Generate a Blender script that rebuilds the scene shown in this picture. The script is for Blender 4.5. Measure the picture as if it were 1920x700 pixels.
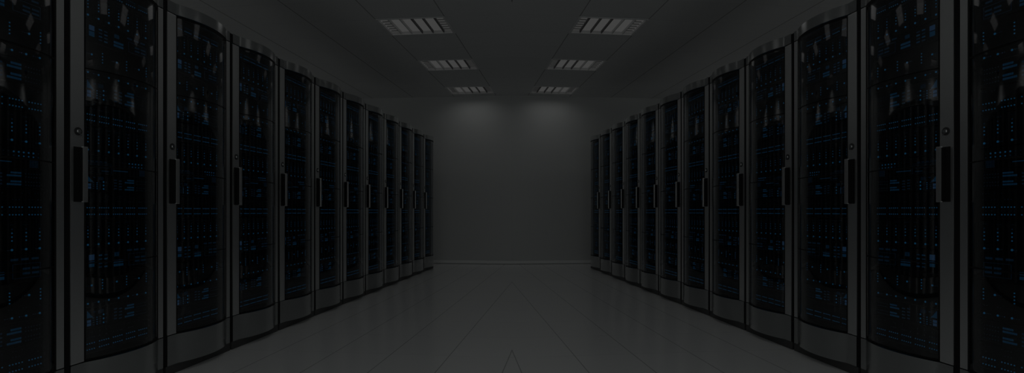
import bpy, bmesh, math, random
from mathutils import Vector, Matrix
for o in list(bpy.data.objects): bpy.data.objects.remove(o, do_unlink=True)
S = bpy.context.scene
COL = S.collection

# ---------------------------------------------------------------- camera
EYE = 0.933
cd = bpy.data.cameras.new('camera'); cam = bpy.data.objects.new('camera', cd); COL.objects.link(cam)
cam.location = (0, 0, EYE); cam.rotation_euler = (math.pi/2, 0, 0)
cd.sensor_width = 36; cd.lens = 36*1000/1920; cd.shift_y = 47/1920; cd.clip_start = 0.02
S.camera = cam
# ---------------------------------------------------------------- exposure, world, lamp power
S.view_settings.view_transform = 'Standard'; S.view_settings.look = 'None'
S.view_settings.gamma = 1; S.view_settings.use_curve_mapping = False
S.view_settings.exposure = -4.0
LAMP_W = 4.6          # each troffer's tubes
DIFF_E = 0.80          # how bright the diffuser sheet looks
LED_E = 1.9
w = bpy.data.worlds.new('world'); S.world = w; w.use_nodes = True
w.node_tree.nodes['Background'].inputs[0].default_value = (0.97, 1, 0.985, 1)
w.node_tree.nodes['Background'].inputs[1].default_value = 3.3

# ---------------------------------------------------------------- plan of the room
# two halves meet in the plane x = 0; in each half the rows run along 'u', 'v' points to the aisle
TH = math.atan(0.112); CT, ST = math.cos(TH), math.sin(TH)
ROOM_H = 3.0; U_BACK = 9.39; U_FRONT = -2.6; V_SIDE = -4.9
def uv(u, v, s=-1):
    """plan point of the half on side s (-1 left, +1 right)"""
    x = ST*u + CT*v; y = CT*u - ST*v
    return (x if s < 0 else -x, y)
def rot(s): return -TH if s < 0 else TH

# ---------------------------------------------------------------- materials
def mat(name, color, rough=.5, metal=0, spec=.5, coat=0):
    m = bpy.data.materials.new(name); m.use_nodes = True
    b = m.node_tree.nodes['Principled BSDF']
    b.inputs['Base Color'].default_value = (*color, 1); b.inputs['Roughness'].default_value = rough
    b.inputs['Metallic'].default_value = metal; b.inputs['Specular IOR Level'].default_value = spec
    b.inputs['Coat Weight'].default_value = coat
    return m
def N(m, t, **k):
    n = m.node_tree.nodes.new(t)
    for a, v in k.items(): setattr(n, a, v)
    return n
def L(m, a, b): m.node_tree.links.new(a, b)
def mth(m, op, a, b=None, c=None):
    n = N(m, 'ShaderNodeMath', operation=op)
    for i, q in enumerate((a, b, c)):
        if q is None: continue
        if isinstance(q, (int, float)): n.inputs[i].default_value = q
        else: L(m, q, n.inputs[i])
    return n.outputs[0]
def seams(m, du, u0, dv, v0, w_v, w_u):
    """two masks (1 on the joint) of a tile grid laid along u / v in each half"""
    g = N(m, 'ShaderNodeNewGeometry'); sp = N(m, 'ShaderNodeSeparateXYZ'); L(m, g.outputs['Position'], sp.inputs[0])
    ax = mth(m, 'ABSOLUTE', sp.outputs[0]); y = sp.outputs[1]
    u = mth(m, 'SUBTRACT', mth(m, 'MULTIPLY', y, CT), mth(m, 'MULTIPLY', ax, ST))
    v = mth(m, 'MULTIPLY', mth(m, 'ADD', mth(m, 'MULTIPLY', ax, CT), mth(m, 'MULTIPLY', y, ST)), -1)
    out = []
    for q, d, q0, wd in ((v, dv, v0, w_v), (u, du, u0, w_u)):
        t = mth(m, 'PINGPONG', mth(m, 'SUBTRACT', q, q0), d/2)
        out.append(mth(m, 'LESS_THAN', t, wd/2))
    cell = N(m, 'ShaderNodeCombineXYZ')
    L(m, mth(m, 'FLOOR', mth(m, 'DIVIDE', mth(m, 'SUBTRACT', v, v0), dv)), cell.inputs[0])
    L(m, mth(m, 'FLOOR', mth(m, 'DIVIDE', mth(m, 'SUBTRACT', u, u0), du)), cell.inputs[1])
    return out[0], out[1], cell.outputs[0]
def tiled(name, base, line_v, line_u, rough, grid, vary=.03, spec=.5):
    m = mat(name, base, rough, spec=spec); b = m.node_tree.nodes['Principled BSDF']
    sv, su, cell = seams(m, *grid)
    wn = N(m, 'ShaderNodeTexWhiteNoise'); L(m, cell, wn.inputs['Vector'])
    mr = N(m, 'ShaderNodeMapRange'); L(m, wn.outputs['Value'], mr.inputs[0]); mr.inputs[3].default_value = 1-vary; mr.inputs[4].default_value = 1
    c0 = N(m, 'ShaderNodeMix', data_type='RGBA', blend_type='MULTIPLY'); c0.inputs[0].default_value = 1
    c0.inputs[6].default_value = (*base, 1); L(m, mr.outputs[0], c0.inputs[7])
    prev = c0.outputs[2]
    for mask, col in ((su, line_u), (sv, line_v)):
        c = N(m, 'ShaderNodeMix', data_type='RGBA'); L(m, mask, c.inputs[0]); L(m, prev, c.inputs[6]); c.inputs[7].default_value = (*col, 1)
        prev = c.outputs[2]
    L(m, prev, b.inputs['Base Color'])
    return m
M = {}
M['floor'] = tiled('floor_tile', (.80, .81, .81), (.42, .43, .43), (.68, .69, .69), .16, (.53, .2, .387, -.012, .006, .005), .02, .5)
M['ceiling'] = tiled('ceiling_panel', (.78, .79, .79), (.32, .32, .32), (.68, .69, .69), .8, (.523, 5.54, .757, -.583, .010, .006), .03, .3)
M['wall'] = mat('wall_paint', (.62, .635, .63), .55)
def bumpy(m, scale, strength):
    n = N(m, 'ShaderNodeTexNoise'); n.inputs['Scale'].default_value = scale
    tc = N(m, 'ShaderNodeTexCoord'); L(m, tc.outputs['Object'], n.inputs['Vector'])
    bp = N(m, 'ShaderNodeBump'); bp.inputs['Strength'].default_value = strength; bp.inputs['Distance'].default_value = .002
    L(m, n.outputs['Fac'], bp.inputs['Height']); L(m, bp.outputs[0], m.node_tree.nodes['Principled BSDF'].inputs['Normal'])
bumpy(M['wall'], 160, .08)
M['skirting'] = mat('skirting_paint', (.88, .89, .88), .35)
def brushed(name, c, rough, metal=1.0, var=.05):
    m = mat(name, c, rough, metal); b = m.node_tree.nodes['Principled BSDF']
    tc = N(m, 'ShaderNodeTexCoord'); mp = N(m, 'ShaderNodeMapping'); mp.inputs['Scale'].default_value = (220, 220, 6)
    n = N(m, 'ShaderNodeTexNoise'); n.inputs['Scale'].default_value = 1.0
    L(m, tc.outputs['Object'], mp.inputs[0]); L(m, mp.outputs[0], n.inputs['Vector'])
    mr = N(m, 'ShaderNodeMapRange'); L(m, n.outputs['Fac'], mr.inputs[0]); mr.inputs[3].default_value = rough-var; mr.inputs[4].default_value = rough+var
    L(m, mr.outputs[0], b.inputs['Roughness'])
    return m
M['silver'] = brushed('brushed_steel', (.70, .71, .71), .34, .9, .012)
M['plinth'] = brushed('dark_brushed_steel', (.46, .47, .47), .20, 1, .01)
M['bright'] = brushed('bright_steel', (.62, .63, .63), .25)
M['shell'] = mat('black_powder_coat', (.010, .010, .011), .6, spec=.15)
M['rubber'] = mat('black_gasket', (.006, .006, .006), .6, spec=.2)
M['plate'] = mat('black_faceplate', (.010, .011, .012), .5, spec=.25)
M['rail'] = mat('dark_rail', (.035, .036, .037), .5)
M['kick'] = mat('charcoal_kick', (.065, .066, .066), .5)
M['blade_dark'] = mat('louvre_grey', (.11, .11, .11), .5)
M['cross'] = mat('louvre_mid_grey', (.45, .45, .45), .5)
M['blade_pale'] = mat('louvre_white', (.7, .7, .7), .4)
M['trim'] = mat('lamp_trim', (.85, .85, .85), .4)
def emit(name, c, e):
    m = bpy.data.materials.new(name); m.use_nodes = True; nt = m.node_tree; nt.nodes.clear()
    em = nt.nodes.new('ShaderNodeEmission'); em.inputs[0].default_value = (*c, 1); em.inputs[1].default_value = e
    o = nt.nodes.new('ShaderNodeOutputMaterial'); nt.links.new(em.outputs[0], o.inputs[0]); return m
M['diffuser'] = emit('lamp_diffuser', (1, 1, .98), DIFF_E)
M['led'] = emit('blue_indicator', (.045, .33, .68), LED_E)
M['led_dim'] = emit('dim_blue_indicator', (.06, .27, .52), LED_E*.22)
M['led_bar'] = emit('blue_bar', (.03, .21, .43), LED_E*.6)
M['led_white'] = emit('pale_blue_indicator', (.16, .42, .85), LED_E*.45)
def glass():
    m = bpy.data.materials.new('smoked_glass'); m.use_nodes = True; nt = m.node_tree; nt.nodes.clear()
    lw = nt.nodes.new('ShaderNodeLayerWeight'); lw.inputs[0].default_value = .5
    p = nt.nodes.new('ShaderNodeMath'); p.operation = 'POWER'; nt.links.new(lw.outputs['Facing'], p.inputs[0]); p.inputs[1].default_value = 5
    a = nt.nodes.new('ShaderNodeMath'); a.operation = 'MULTIPLY_ADD'; nt.links.new(p.outputs[0], a.inputs[0]); a.inputs[1].default_value = .92; a.inputs[2].default_value = .06
    t = nt.nodes.new('ShaderNodeBsdfTransparent'); t.inputs[0].default_value = (.72, .74, .76, 1)
    g = nt.nodes.new('ShaderNodeBsdfGlossy'); g.inputs['Roughness'].default_value = .015; g.inputs['Color'].default_value = (.95, .95, .95, 1)
    mx = nt.nodes.new('ShaderNodeMixShader'); nt.links.new(a.outputs[0], mx.inputs[0]); nt.links.new(t.outputs[0], mx.inputs[1]); nt.links.new(g.outputs[0], mx.inputs[2])
    o = nt.nodes.new('ShaderNodeOutputMaterial'); nt.links.new(mx.outputs[0], o.inputs[0]); return m
M['glass'] = glass()

# ---------------------------------------------------------------- mesh helpers
def box(bm, x0, x1, y0, y1, z0, z1, mi=0):
    vs = [bm.verts.new((x, y, z)) for z in (z0, z1) for y in (y0, y1) for x in (x0, x1)]
    for f in ((0,2,3,1), (4,5,7,6), (0,1,5,4), (2,6,7,3), (0,4,6,2), (1,3,7,5)):
        bm.faces.new([vs[i] for i in f]).material_index = mi
def disc(bm, x0, x1, y, z, r, n=8, mi=0, ry=None):
    ry = ry or r
    rings = [[bm.verts.new((x, y+ry*math.cos(2*math.pi*i/n), z+r*math.sin(2*math.pi*i/n))) for i in range(n)] for x in (x0, x1)]
    for i in range(n):
        j = (i+1) % n; bm.faces.new((rings[0][i], rings[0][j], rings[1][j], rings[1][i])).material_index = mi
    bm.faces.new(rings[0][::-1]).material_index = mi; bm.faces.new(rings[1]).material_index = mi
def prism(bm, front, back, z0, z1, mi=0):
    """closed wall between two polylines of (x, y) of the same length, from z0 to z1"""
    n = len(front)
    V = [[bm.verts.new((p[0], p[1], z)) for p in ln] for ln in (front, back) for z in (z0, z1)]   # f0 f1 b0 b1
    for i in range(n-1):
        for a, b in ((0, 1), (3, 2), (1, 3), (2, 0)):
            bm.faces.new((V[a][i], V[a][i+1], V[b][i+1], V[b][i])).material_index = mi
    for i in (0, n-1): bm.faces.new((V[0][i], V[1][i], V[3][i], V[2][i])).material_index = mi
def mesh(name, bm, mats, mirror=False, bevel=0):
    if bevel:
        bmesh.ops.bevel(bm, geom=bm.edges[:], offset=bevel, segments=2, affect='EDGES', profile=.7)
    if mirror:
        bmesh.ops.scale(bm, vec=(-1, 1, 1), verts=bm.verts)
    bmesh.ops.recalc_face_normals(bm, faces=bm.faces)
    me = bpy.data.meshes.new(name); bm.to_mesh(me); bm.free()
    for m in (mats if isinstance(mats, (list, tuple)) else [mats]): me.materials.append(m)
    return me
def smooth(me, ang=35):
    for p in me.polygons: p.use_smooth = True
    me.set_sharp_from_angle(angle=math.radians(ang)); return me
def obj(name, me, parent=None, loc=None):
    o = bpy.data.objects.new(name, me); COL.objects.link(o)
    if parent: o.parent = parent
    if loc: o.location = loc
    return o
def thing(name, label, cat, loc, rz, group=None):
    o = bpy.data.objects.new(name, None); COL.objects.link(o); o.empty_display_size = .1
    o.location = loc; o.rotation_euler = (0, 0, rz); o['label'] = label; o['category'] = cat
    if group: o['group'] = group
    return o
def struct(name, me, label=None):
    o = obj(name, me); o['kind'] = 'structure'
    if label: o['label'] = label
    return o

# ---------------------------------------------------------------- setting
LAMP_U = [5.54, 7.115, 8.69, 3.965, 2.39, .815, -.76]
REAR_FILL_U, RV0 = [.815, 3.965, 7.115], -4.76
REAR_FILL_W = 28.0          # unseen fill lamps added behind each row to brighten the ceiling
LAMP_L, LV0, LV1 = .515, -2.10, -1.34
def poly(bm, pts, z, s):
    bm.faces.new([bm.verts.new((*uv(u, v, s), z)) for u, v in pts])
def slab(name, z, thick, m, holes):
    bm = bmesh.new()
    for s in (-1, 1):
        mid = lambda u: -u*ST/CT
        if holes:
            strip = lambda a, b: poly(bm, [(U_FRONT, a), (U_BACK, a), (U_BACK, b), (U_FRONT, b)], z, s)
            strip(V_SIDE, RV0); strip(RV0+LV1-LV0, LV0)
            for at, v0, v1 in ((REAR_FILL_U, RV0, RV0+LV1-LV0), (LAMP_U, LV0, LV1)):
                us = [U_FRONT]
                for u in sorted(at): us += [u, u+LAMP_L]
                us.append(U_BACK)
                for a, b in zip(us[0::2], us[1::2]):
                    poly(bm, [(a, v0), (b, v0), (b, v1), (a, v1)], z, s)
            poly(bm, [(U_FRONT, LV1), (U_BACK, LV1), (U_BACK, mid(U_BACK)), (U_FRONT, mid(U_FRONT))], z, s)
        else:
            poly(bm, [(U_FRONT, V_SIDE), (U_BACK, V_SIDE), (U_BACK, mid(U_BACK)), (U_FRONT, mid(U_FRONT))], z, s)
    bmesh.ops.remove_doubles(bm, verts=bm.verts, dist=1e-4)
    bmesh.ops.recalc_face_normals(bm, faces=bm.faces)
    if not holes:
        r = bmesh.ops.extrude_face_region(bm, geom=bm.faces[:])
        bmesh.ops.translate(bm, vec=(0, 0, thick), verts=[v for v in r['geom'] if isinstance(v, bmesh.types.BMVert)])
    return struct(name, mesh(name, bm, m))
slab('floor', 0, -.1, M['floor'], False)
slab('ceiling', ROOM_H, .02, M['ceiling'], True)
def wallrun(name, pts, z0, z1, th, m):
    """upright wall through plan points, thickness th to the outside (given as a second polyline)"""
    bm = bmesh.new(); prism(bm, [p[0] for p in pts], [p[1] for p in pts], z0, z1)
    return struct(name, mesh(name, bm, m))
midv = lambda u: -u*ST/CT
for s, nm in ((-1, 'left'), (1, 'right')):
    t = .1
    wallrun('wall_back_'+nm, [(uv(U_BACK, V_SIDE, s), uv(U_BACK+t, V_SIDE, s)), ((0, U_BACK/CT), (0, (U_BACK+t)/CT))], 0, ROOM_H, t, M['wall'])
    wallrun('wall_'+nm, [(uv(U_FRONT-t, V_SIDE, s), uv(U_FRONT-t, V_SIDE-t, s)), (uv(U_BACK+t, V_SIDE, s), uv(U_BACK+t, V_SIDE-t, s))], 0, ROOM_H, t, M['wall'])
    q = .03
    wallrun('baseboard_back_'+nm, [(uv(U_BACK-q, V_SIDE+.001, s), uv(U_BACK, V_SIDE+.001, s)), ((0, (U_BACK-q)/CT), (0, U_BACK/CT))], 0.008, .058, q, M['skirting'])

# ---------------------------------------------------------------- server cabinets
PITCH, TOP = .588, 2.14
G0, P1, P2, END = .030, .098, .550, .586     # gap | near post | door | far post
SAG = .055
def bow(y):
    if y <= P1 or y >= P2: return 0.0
    c = (P2-P1)/2; R = (c*c+SAG*SAG)/(2*SAG); d = y-(P1+P2)/2
    return math.sqrt(R*R-d*d)-(R-SAG)
def profile(y0, y1, off=0, n=26):
    ys = sorted(set([y0, y1]+[y for y in (P1, P2) if y0 < y < y1]+[y0+(y1-y0)*i/n for i in range(n+1)]))
    return [(bow(y)+off, y) for y in ys]
def shelled(y0, y1, z0, z1, depth, off=0, mi=0, bm=None):
    bm = bm or bmesh.new(); f = profile(y0, y1, off)
    prism(bm, f, [(x-depth, y) for x, y in f], z0, z1, mi); return bm
def filled(y0, y1, z0, z1, xb):
    bm = bmesh.new(); f = profile(y0, y1); prism(bm, f, [(xb, y) for x, y in f], z0, z1); return bm

# --- the equipment: faceplate of width UW, lights are little raised lenses
UY0, UY1 = .119, .533; UW = UY1-UY0; XF = -.050
def fy(f): return UY0+f*UW
class Lights:
    def __init__(s, z0, h): s.bm = bmesh.new(); s.z0 = z0; s.h = h
    def dot(s, f, g, r=.0032, mi=0): disc(s.bm, XF-.001, XF+.002, fy(f), s.z0+g*s.h, r, 8, mi)
    def bar(s, f0, f1, g0, g1, mi=0):
        mi = 3 if mi == 0 else mi
        box(s.bm, XF-.001, XF+.0015, fy(f0), fy(f1), s.z0+g0*s.h, s.z0+g1*s.h, mi)
    def frame(s, f0, f1, g0, g1, mi=1):
        a = .0012/UW; b = .0014/s.h
        s.bar(f0, f1, g0, g0+b, mi); s.bar(f0, f1, g1-b, g1, mi); s.bar(f0, f0+a, g0, g1, mi); s.bar(f1-a, f1, g0, g1, mi)
    def glyph(s, f, g, mi=1):
        for k in range(3):
            a = f+k*.024; s.frame(a, a+.018, g, g+.17, mi)
            if k != 1: s.bar(a+.003, a+.015, g+.075, g+.095, mi)
def plate(z0, h, grooves=()):
    bm = bmesh.new()
    box(bm, -.62, XF, .052, UY1+.003, z0+.002, z0+h-.002)
    box(bm, XF-.001, XF+.004, .052, UY1+.003, z0+.002, z0+.006)            # lower lip
    for f in grooves: box(bm, XF-.001, XF+.006, fy(f)-.002, fy(f)+.002, z0+.008, z0+h-.006)
    for z in (z0+.02, z0+h-.02):
        for y in (.060, UY1-.004): disc(bm, XF-.001, XF+.003, y, z, .003, 6)
    return bm
def u_ports(l, rnd):
    for gidx in range(5):
        for k in range(5):
            f = .075+gidx*.195+k*.031
            l.dot(f, .18, .0027, 0); l.dot(f, .42, .0027, 0)
            if rnd.random() < .55: l.dot(f, .30, .0015, 1)
            if rnd.random() < .6: l.dot(f, .66, .0015, 1)
            if rnd.random() < .5: l.dot(f, .86, .0014, 1)
def u_blades(l, rnd):
    for k in range(7):
        f = .115+k*.142
        for j in range(4): l.dot(f, .42+j*.11, .0030, 0 if j < 3 else 1)
        l.dot(f, .16, .0050, 0); l.dot(f-.022, .155, .0019, 1); l.dot(f-.042, .155, .0019, 1)
        for j in range(3): l.dot(f-.03+j*.02, .88, .0014, 1)
def u_panel(l, rnd):
    for j in range(4): l.bar(.03, .085 if j % 2 else .07, .24+j*.15, .29+j*.15, 0 if j == 0 else 1)
    for j in range(2): l.bar(.13, .20, .27+j*.28, .50+j*.28, 2 if j else 0)
    for c in (.26, .335):
        for j in range(4): l.bar(c, c+.045, .2+j*.165, .26+j*.165, 0 if (j+int(c*100)) % 2 else 1)
    l.glyph(.48, .62, 0)
    for j in range(2):
        for k in range(9): l.bar(.47+k*.016, .482+k*.016, .18+j*.16, .29+j*.16, 0)
    for k in range(3): l.bar(.67+k*.105, .745+k*.105, .80, .88, 1)
    l.frame(.69, .975, .16, .68, 1)
    for k in range(2):
        for j in range(2): l.bar(.79+k*.095, .865+k*.095, .28+j*.17, .36+j*.17, 1)
def u_sparse(l, rnd):
    for f in (.165, .515, .855):
        l.dot(f, .66, .0048, 0)
        for k in range(3): l.dot(f-.022-k*.022, .66, .0019, 1)
    for f in (.31, .66, .975):
        for j in range(4): l.dot(f, .52+j*.085, .0030, 0)
    for k in range(7):
        f = .115+k*.142; l.dot(f, .15, .0046, 0)
        for j in range(3): l.dot(f-.024-j*.022, .15, .0018, 2 if rnd.random() < .15 else 1)
        for j in range(2): l.dot(f-.03+j*.03, .36, .0014, 1)
def u_display(l, rnd):
    for j in range(2): l.bar(.03, .062, .18+j*.46, .34+j*.46, 0)
    for k, h in enumerate((.34, .28, .22, .15, .09, .05)): l.bar(.105+k*.013, .115+k*.013, .55, .55+h, 0)
    for j in range(2): l.bar(.105, .155, .16+j*.16, .29+j*.16, 2)
    l.bar(.185, .215, .78, .82, 1)
    l.glyph(.255, .68, 1)
    for j in range(4):
        l.bar(.175, .20, .16+j*.11, .20+j*.11, 1)
        l.dot(.235, .18+j*.11, .0022, 0); l.bar(.265, .29, .16+j*.11, .19+j*.11, 1)
        l.bar(.475, .515, .2+j*.165, .26+j*.165, 1); l.bar(.545, .59, .17+j*.165, .23+j*.165, 1)
    for j in range(3):
        l.dot(.325, .18+j*.2, .0040, 0); l.dot(.36, .18+j*.2, .0022, 1)
    for j, g in enumerate((.16, .30, .58, .72)):
        for k in range(8 if j % 2 == 0 else 6): l.bar(.775-k*.018-.014, .775-k*.018, g, g+.085, 0)
    for k in range(6):
        for g in (.18, .34, .58, .74): l.dot(.82+k*.029, g, .0018, 1)
def u_manage(l, rnd):
    l.frame(.02, .44, .06, .52, 1); l.bar(.02, .44, .60, .615, 1)
    for k in range(10):
        l.dot(.50+k*.05, .74, .0036 if 3 < k < 9 else .0018, 0 if 3 < k < 9 else 1)
        l.dot(.50+k*.05, .56, .0028 if k > 3 else .0015, 0 if 4 < k < 9 else 1)
    for k in range(5): l.bar(.09+k*.06, .13+k*.06, .66, .70, 0 if k < 1 else 1)
    for k in range(4): l.bar(.22+k*.05, .25+k*.05, .36, .41, 1)
    l.bar(.30, .40, .16, .22, 1); l.bar(.46, .68, .24, .28, 0)
    for k in range(6):
        l.bar(.86, .95, .08+k*.07, .11+k*.07, 1)
KINDS = dict(ports=(u_ports, ()), blades=(u_blades, [.045+.142*k for k in range(8)]), panel=(u_panel, ()),
             sparse=(u_sparse, ()), display=(u_display, ()), manage=(u_manage, ()))
STACK = [('ports', 2.055, 2.008), ('blades', 2.008, 1.865), ('panel', 1.865, 1.762), ('sparse', 1.762, 1.583), ('display', 1.583, 1.474),
         ('ports', 1.474, 1.357), ('blades', 1.357, 1.21), ('manage', 1.21, 1.118), ('display', 1.118, 1.03), ('ports', 1.03, .895),
         ('blades', .895, .748), ('panel', .748, .63), ('sparse', .63, .46), ('display', .46, .36), ('ports', .36, .24)]

def make_parts(s):
    """(name, mesh, child list) of one cabinet; s=+1 is the right row, mirrored"""
    mi = s > 0; P = []
    bm = bmesh.new()
    box(bm, -1.0, -.004, .002, .029, .05, TOP-.004); box(bm, -1.0, -.035, END-.022, END, .05, TOP-.004)
    box(bm, -1.0, -.97, .026, END-.022, .05, TOP-.004); box(bm, -.97, -.035, .026, END-.022, TOP-.03, TOP-.004)
    box(bm, -.97, -.035, .026, END-.022, .05, .21)
    P.append(('cabinet_shell', mesh('cabinet_shell', bm, M['shell'], mi), []))
    bm = bmesh.new(); box(bm, -.95, .001, .018, END, 0, .05)
    P.append(('toe_kick', mesh('toe_kick', bm, M['kick'], mi, .003), []))
    P.append(('plinth', smooth(mesh('plinth', filled(G0, END, .052, .222, -.03), M['plinth'], mi)), []))
    P.append(('top_cap', smooth(mesh('top_cap', filled(G0, END, 2.076, TOP, -.034), M['plinth'], mi)), []))
    bm = bmesh.new(); box(bm, -.032, 0, G0, P1, .227, 2.070)
    P.append(('door_post', mesh('door_post', bm, M['silver'], mi, .0015), []))
    bm = bmesh.new(); box(bm, -.032, 0, P2, END, .227, 2.070)
    P.append(('hinge_post', mesh('hinge_post', bm, M['silver'], mi, .0015), []))
    # door: black edge frame with cross joints, its smoked glass a sub-part
    a, b = P1+.002, P2-.001
    bm = shelled(a, b, .2275, .236, .014); shelled(a, b, 2.060, 2.0715, .014, bm=bm)
    shelled(a, a+.003, .236, 2.060, .014, bm=bm); shelled(b-.016, b, .236, 2.060, .014, bm=bm)
    for z in (.688, 1.149, 1.610): shelled(a+.003, b-.016, z-.003, z+.003, .010, -.001, bm=bm)
    door = mesh('door', bm, M['rubber'], mi)
    gl = bmesh.new()
    for z0, z1 in ((.236, .685), (.691, 1.146), (1.152, 1.607), (1.613, 2.060)): shelled(a+.003, b-.016, z0, z1, .005, -.001, bm=gl)
    P.append(('door', door, [('door_glass', smooth(mesh('door_glass', gl, M['glass'], mi)))]))
    # handle: black recess plate on the post, grip bar standing off its far edge
    bm = bmesh.new(); box(bm, -.001, .002, .044, .092, .978, 1.234); box(bm, .0015, .022, .046, .070, .981, 1.231)
    gb = bmesh.new(); box(gb, .015, .027, .068, .092, .977, 1.236)
    P.append(('handle', mesh('handle', bm, M['rubber'], mi, .001), [('grip_bar', mesh('grip_bar', gb, M['silver'], mi, .003))]))
    bm = bmesh.new(); disc(bm, -.001, .003, .066, 1.306, .019, 24); 
    kb = bmesh.new(); disc(kb, .002, .007, .066, 1.306, .011, 20); box(kb, .006, .010, .058, .074, 1.301, 1.311); disc(kb, .002, .006, .076, 1.292, .005, 12)
    P.append(('lock', mesh('lock', bm, M['rail'], mi), [('lock_cam', mesh('lock_cam', kb, M['bright'], mi))]))
    # mounting rails inside
    for y0, y1 in ((.034, .050), (.538, .558)):
        bm = bmesh.new(); box(bm, -.066, -.052, y0, y1, .215, 2.06)
        for k in range(60): box(bm, -.053, -.0505, (y0+y1)/2-.004, (y0+y1)/2+.004, .235+k*.03, .245+k*.03)
        P.append(('mounting_rail', mesh('mounting_rail', bm, M['rail'], mi), []))
    rnd = random.Random(4)
    for kind, z1, z0 in STACK:
        fn, gr = KINDS[kind]; l = Lights(z0, z1-z0)
        if kind == 'ports' and z1-z0 < .06: l.h = .10
        fn(l, rnd)
        if l.h != z1-z0:
            bad = [v for v in l.bm.verts if v.co.z > z1-.004]; bmesh.ops.delete(l.bm, geom=bad, context='VERTS')
        box(l.bm, XF-.002, XF+.0006, UY0-.002, UY1, z0+.006, z1-.0035, 4)      # the black panel the lights sit in
        P.append(('server_unit', mesh('server_unit', plate(z0, z1-z0, gr), M['plate'], mi),
                  [('indicator_panel', mesh('indicator_panel', l.bm, [M['led'], M['led_dim'], M['led_white'], M['led_bar'], M['plate']], mi))]))
    return P
ORD = ['first', 'second', 'third', 'fourth', 'fifth', 'sixth', 'seventh', 'eighth', 'ninth', 'tenth', 'eleventh', 'last']
def copy_tree(o, parent):
    c = o.copy(); COL.objects.link(c); c.parent = parent
    for ch in o.children: copy_tree(ch, c)
for s, nm in ((-1, 'left'), (1, 'right')):
    proto = None
    for i in (0, 1, 2, 3, 4, 5, 6, 7, 8, 9, 10, 11, -1, -2):
        u = 2.172+(i-1)*PITCH
        if i == 0: lab = 'black glass-door server cabinet cut off by the %s edge of the photo' % nm
        elif i < 0: lab = 'server cabinet of the %s row %s the frame, mirrored in the doors opposite' % (nm, 'just outside' if i == -1 else 'farther outside')
        elif i == 11: lab = 'farthest and smallest-looking black glass-door server cabinet of the %s row, next to the bare wall' % nm
        else: lab = 'black glass-door server cabinet standing %s from the camera in the %s row' % (ORD[i], nm)
        r = thing('server_cabinet', lab, 'server cabinet', (*uv(u, -2.280, s), 0), rot(s), 'server cabinets in the %s row' % nm)
        if proto is None:
            proto = r
            for n, me, kids in make_parts(s):
                p = obj(n, me, r)
                for kn, km in kids: obj(kn, km, p)
        else:
            for ch in proto.children: copy_tree(ch, r)

# ---------------------------------------------------------------- ceiling lights
LW = LV1-LV0
def lamp_meshes(s):
    mi = s > 0; D = .07
    # origin at the near-left corner of the opening: x along v (0..LW), y along u (0..LAMP_L), z 0 = ceiling
    bm = bmesh.new(); e = .022
    box(bm, -.004, e, -.004, LAMP_L+.004, -.004, .004); box(bm, LW-e, LW+.004, -.004, LAMP_L+.004, -.004, .004)
    box(bm, e, LW-e, -.004, e*.7, -.004, .004); box(bm, e, LW-e, LAMP_L-e*.7, LAMP_L+.004, -.004, .004)
    frame = mesh('trim_frame', bm, M['trim'], mi)
    bm = bmesh.new(); t = .006; q = .001
    box(bm, q, q+t, q, LAMP_L-q, .004, D); box(bm, LW-q-t, LW-q, q, LAMP_L-q, .004, D)
    box(bm, q+t, LW-q-t, q, q+t, .004, D); box(bm, q+t, LW-q-t, LAMP_L-q-t, LAMP_L-q, .004, D); box(bm, q, LW-q, q, LAMP_L-q, D, D+t)
    hous = mesh('housing', bm, M['blade_pale'], mi)
    bm = bmesh.new(); box(bm, .008, LW-.008, .008, LAMP_L-.008, .034, .038)
    diff = mesh('diffuser', bm, M['diffuser'], mi)
    bl = []
    for k in range(5):
        x = LW*(k+1)/6; bm = bmesh.new(); box(bm, x-.005, x+.005, .016, LAMP_L-.016, .003, .034)
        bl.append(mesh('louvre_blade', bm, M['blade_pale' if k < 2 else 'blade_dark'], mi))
    cr = []
    for k in range(6):
        y = LAMP_L*(k+1)/7; bm = bmesh.new()
        box(bm, .024, LW/6-.005, y-.0015, y+.0015, .018, .034); bk = bmesh.new()
        box(bk, LW*5/6+.005, LW-.024, y-.0015, y+.0015, .018, .034)
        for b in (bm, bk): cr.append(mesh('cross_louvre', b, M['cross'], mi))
    return frame, hous, diff, bl, cr
PLACE = {5.54: 'nearest visible', 7.115: 'middle visible', 8.69: 'farthest, closest to the back wall,'}
for s, nm in ((-1, 'left'), (1, 'right')):
    fr, ho, di, bl, cr = lamp_meshes(s)
    for k, (u, v) in enumerate([(u, LV0) for u in LAMP_U]+[(u, RV0) for u in REAR_FILL_U]):
        rear_fill = v == RV0  # added fill fittings, out of sight behind the cabinets
        if rear_fill: lab = 'unseen fill light added overhead behind the %s row, %s from the camera' % (nm, ORD[k-7])
        elif u in PLACE: lab = 'recessed louvred ceiling light, %s in the %s run' % (PLACE[u], nm)
        else: lab = 'louvred ceiling light of the %s run, overhead out of view, %s toward the camera' % (nm, ORD[k-3])
        t = thing('ceiling_light', lab, 'ceiling light', (*uv(u, v, s), ROOM_H), rot(s), 'ceiling lights %s the %s run' % ('added as fill behind' if rear_fill else 'in', nm))
        obj('trim_frame', fr, t); obj('housing', ho, t); obj('diffuser', di, t)
        for b in bl: obj('louvre_blade', b, t)
        for c in cr: obj('cross_louvre', c, t)
        ld = bpy.data.lights.new('lamp_glow', 'AREA'); ld.shape = 'RECTANGLE'; ld.size = LW*.9; ld.size_y = LAMP_L*.88
        ld.energy = REAR_FILL_W if rear_fill else LAMP_W; ld.color = (1, 1, .985); ld.spread = math.radians(156)
        lo = bpy.data.objects.new('lamp_glow', ld); COL.objects.link(lo); lo.parent = t
        lo.location = ((LW/2)*(1 if s < 0 else -1), LAMP_L/2, -.010)
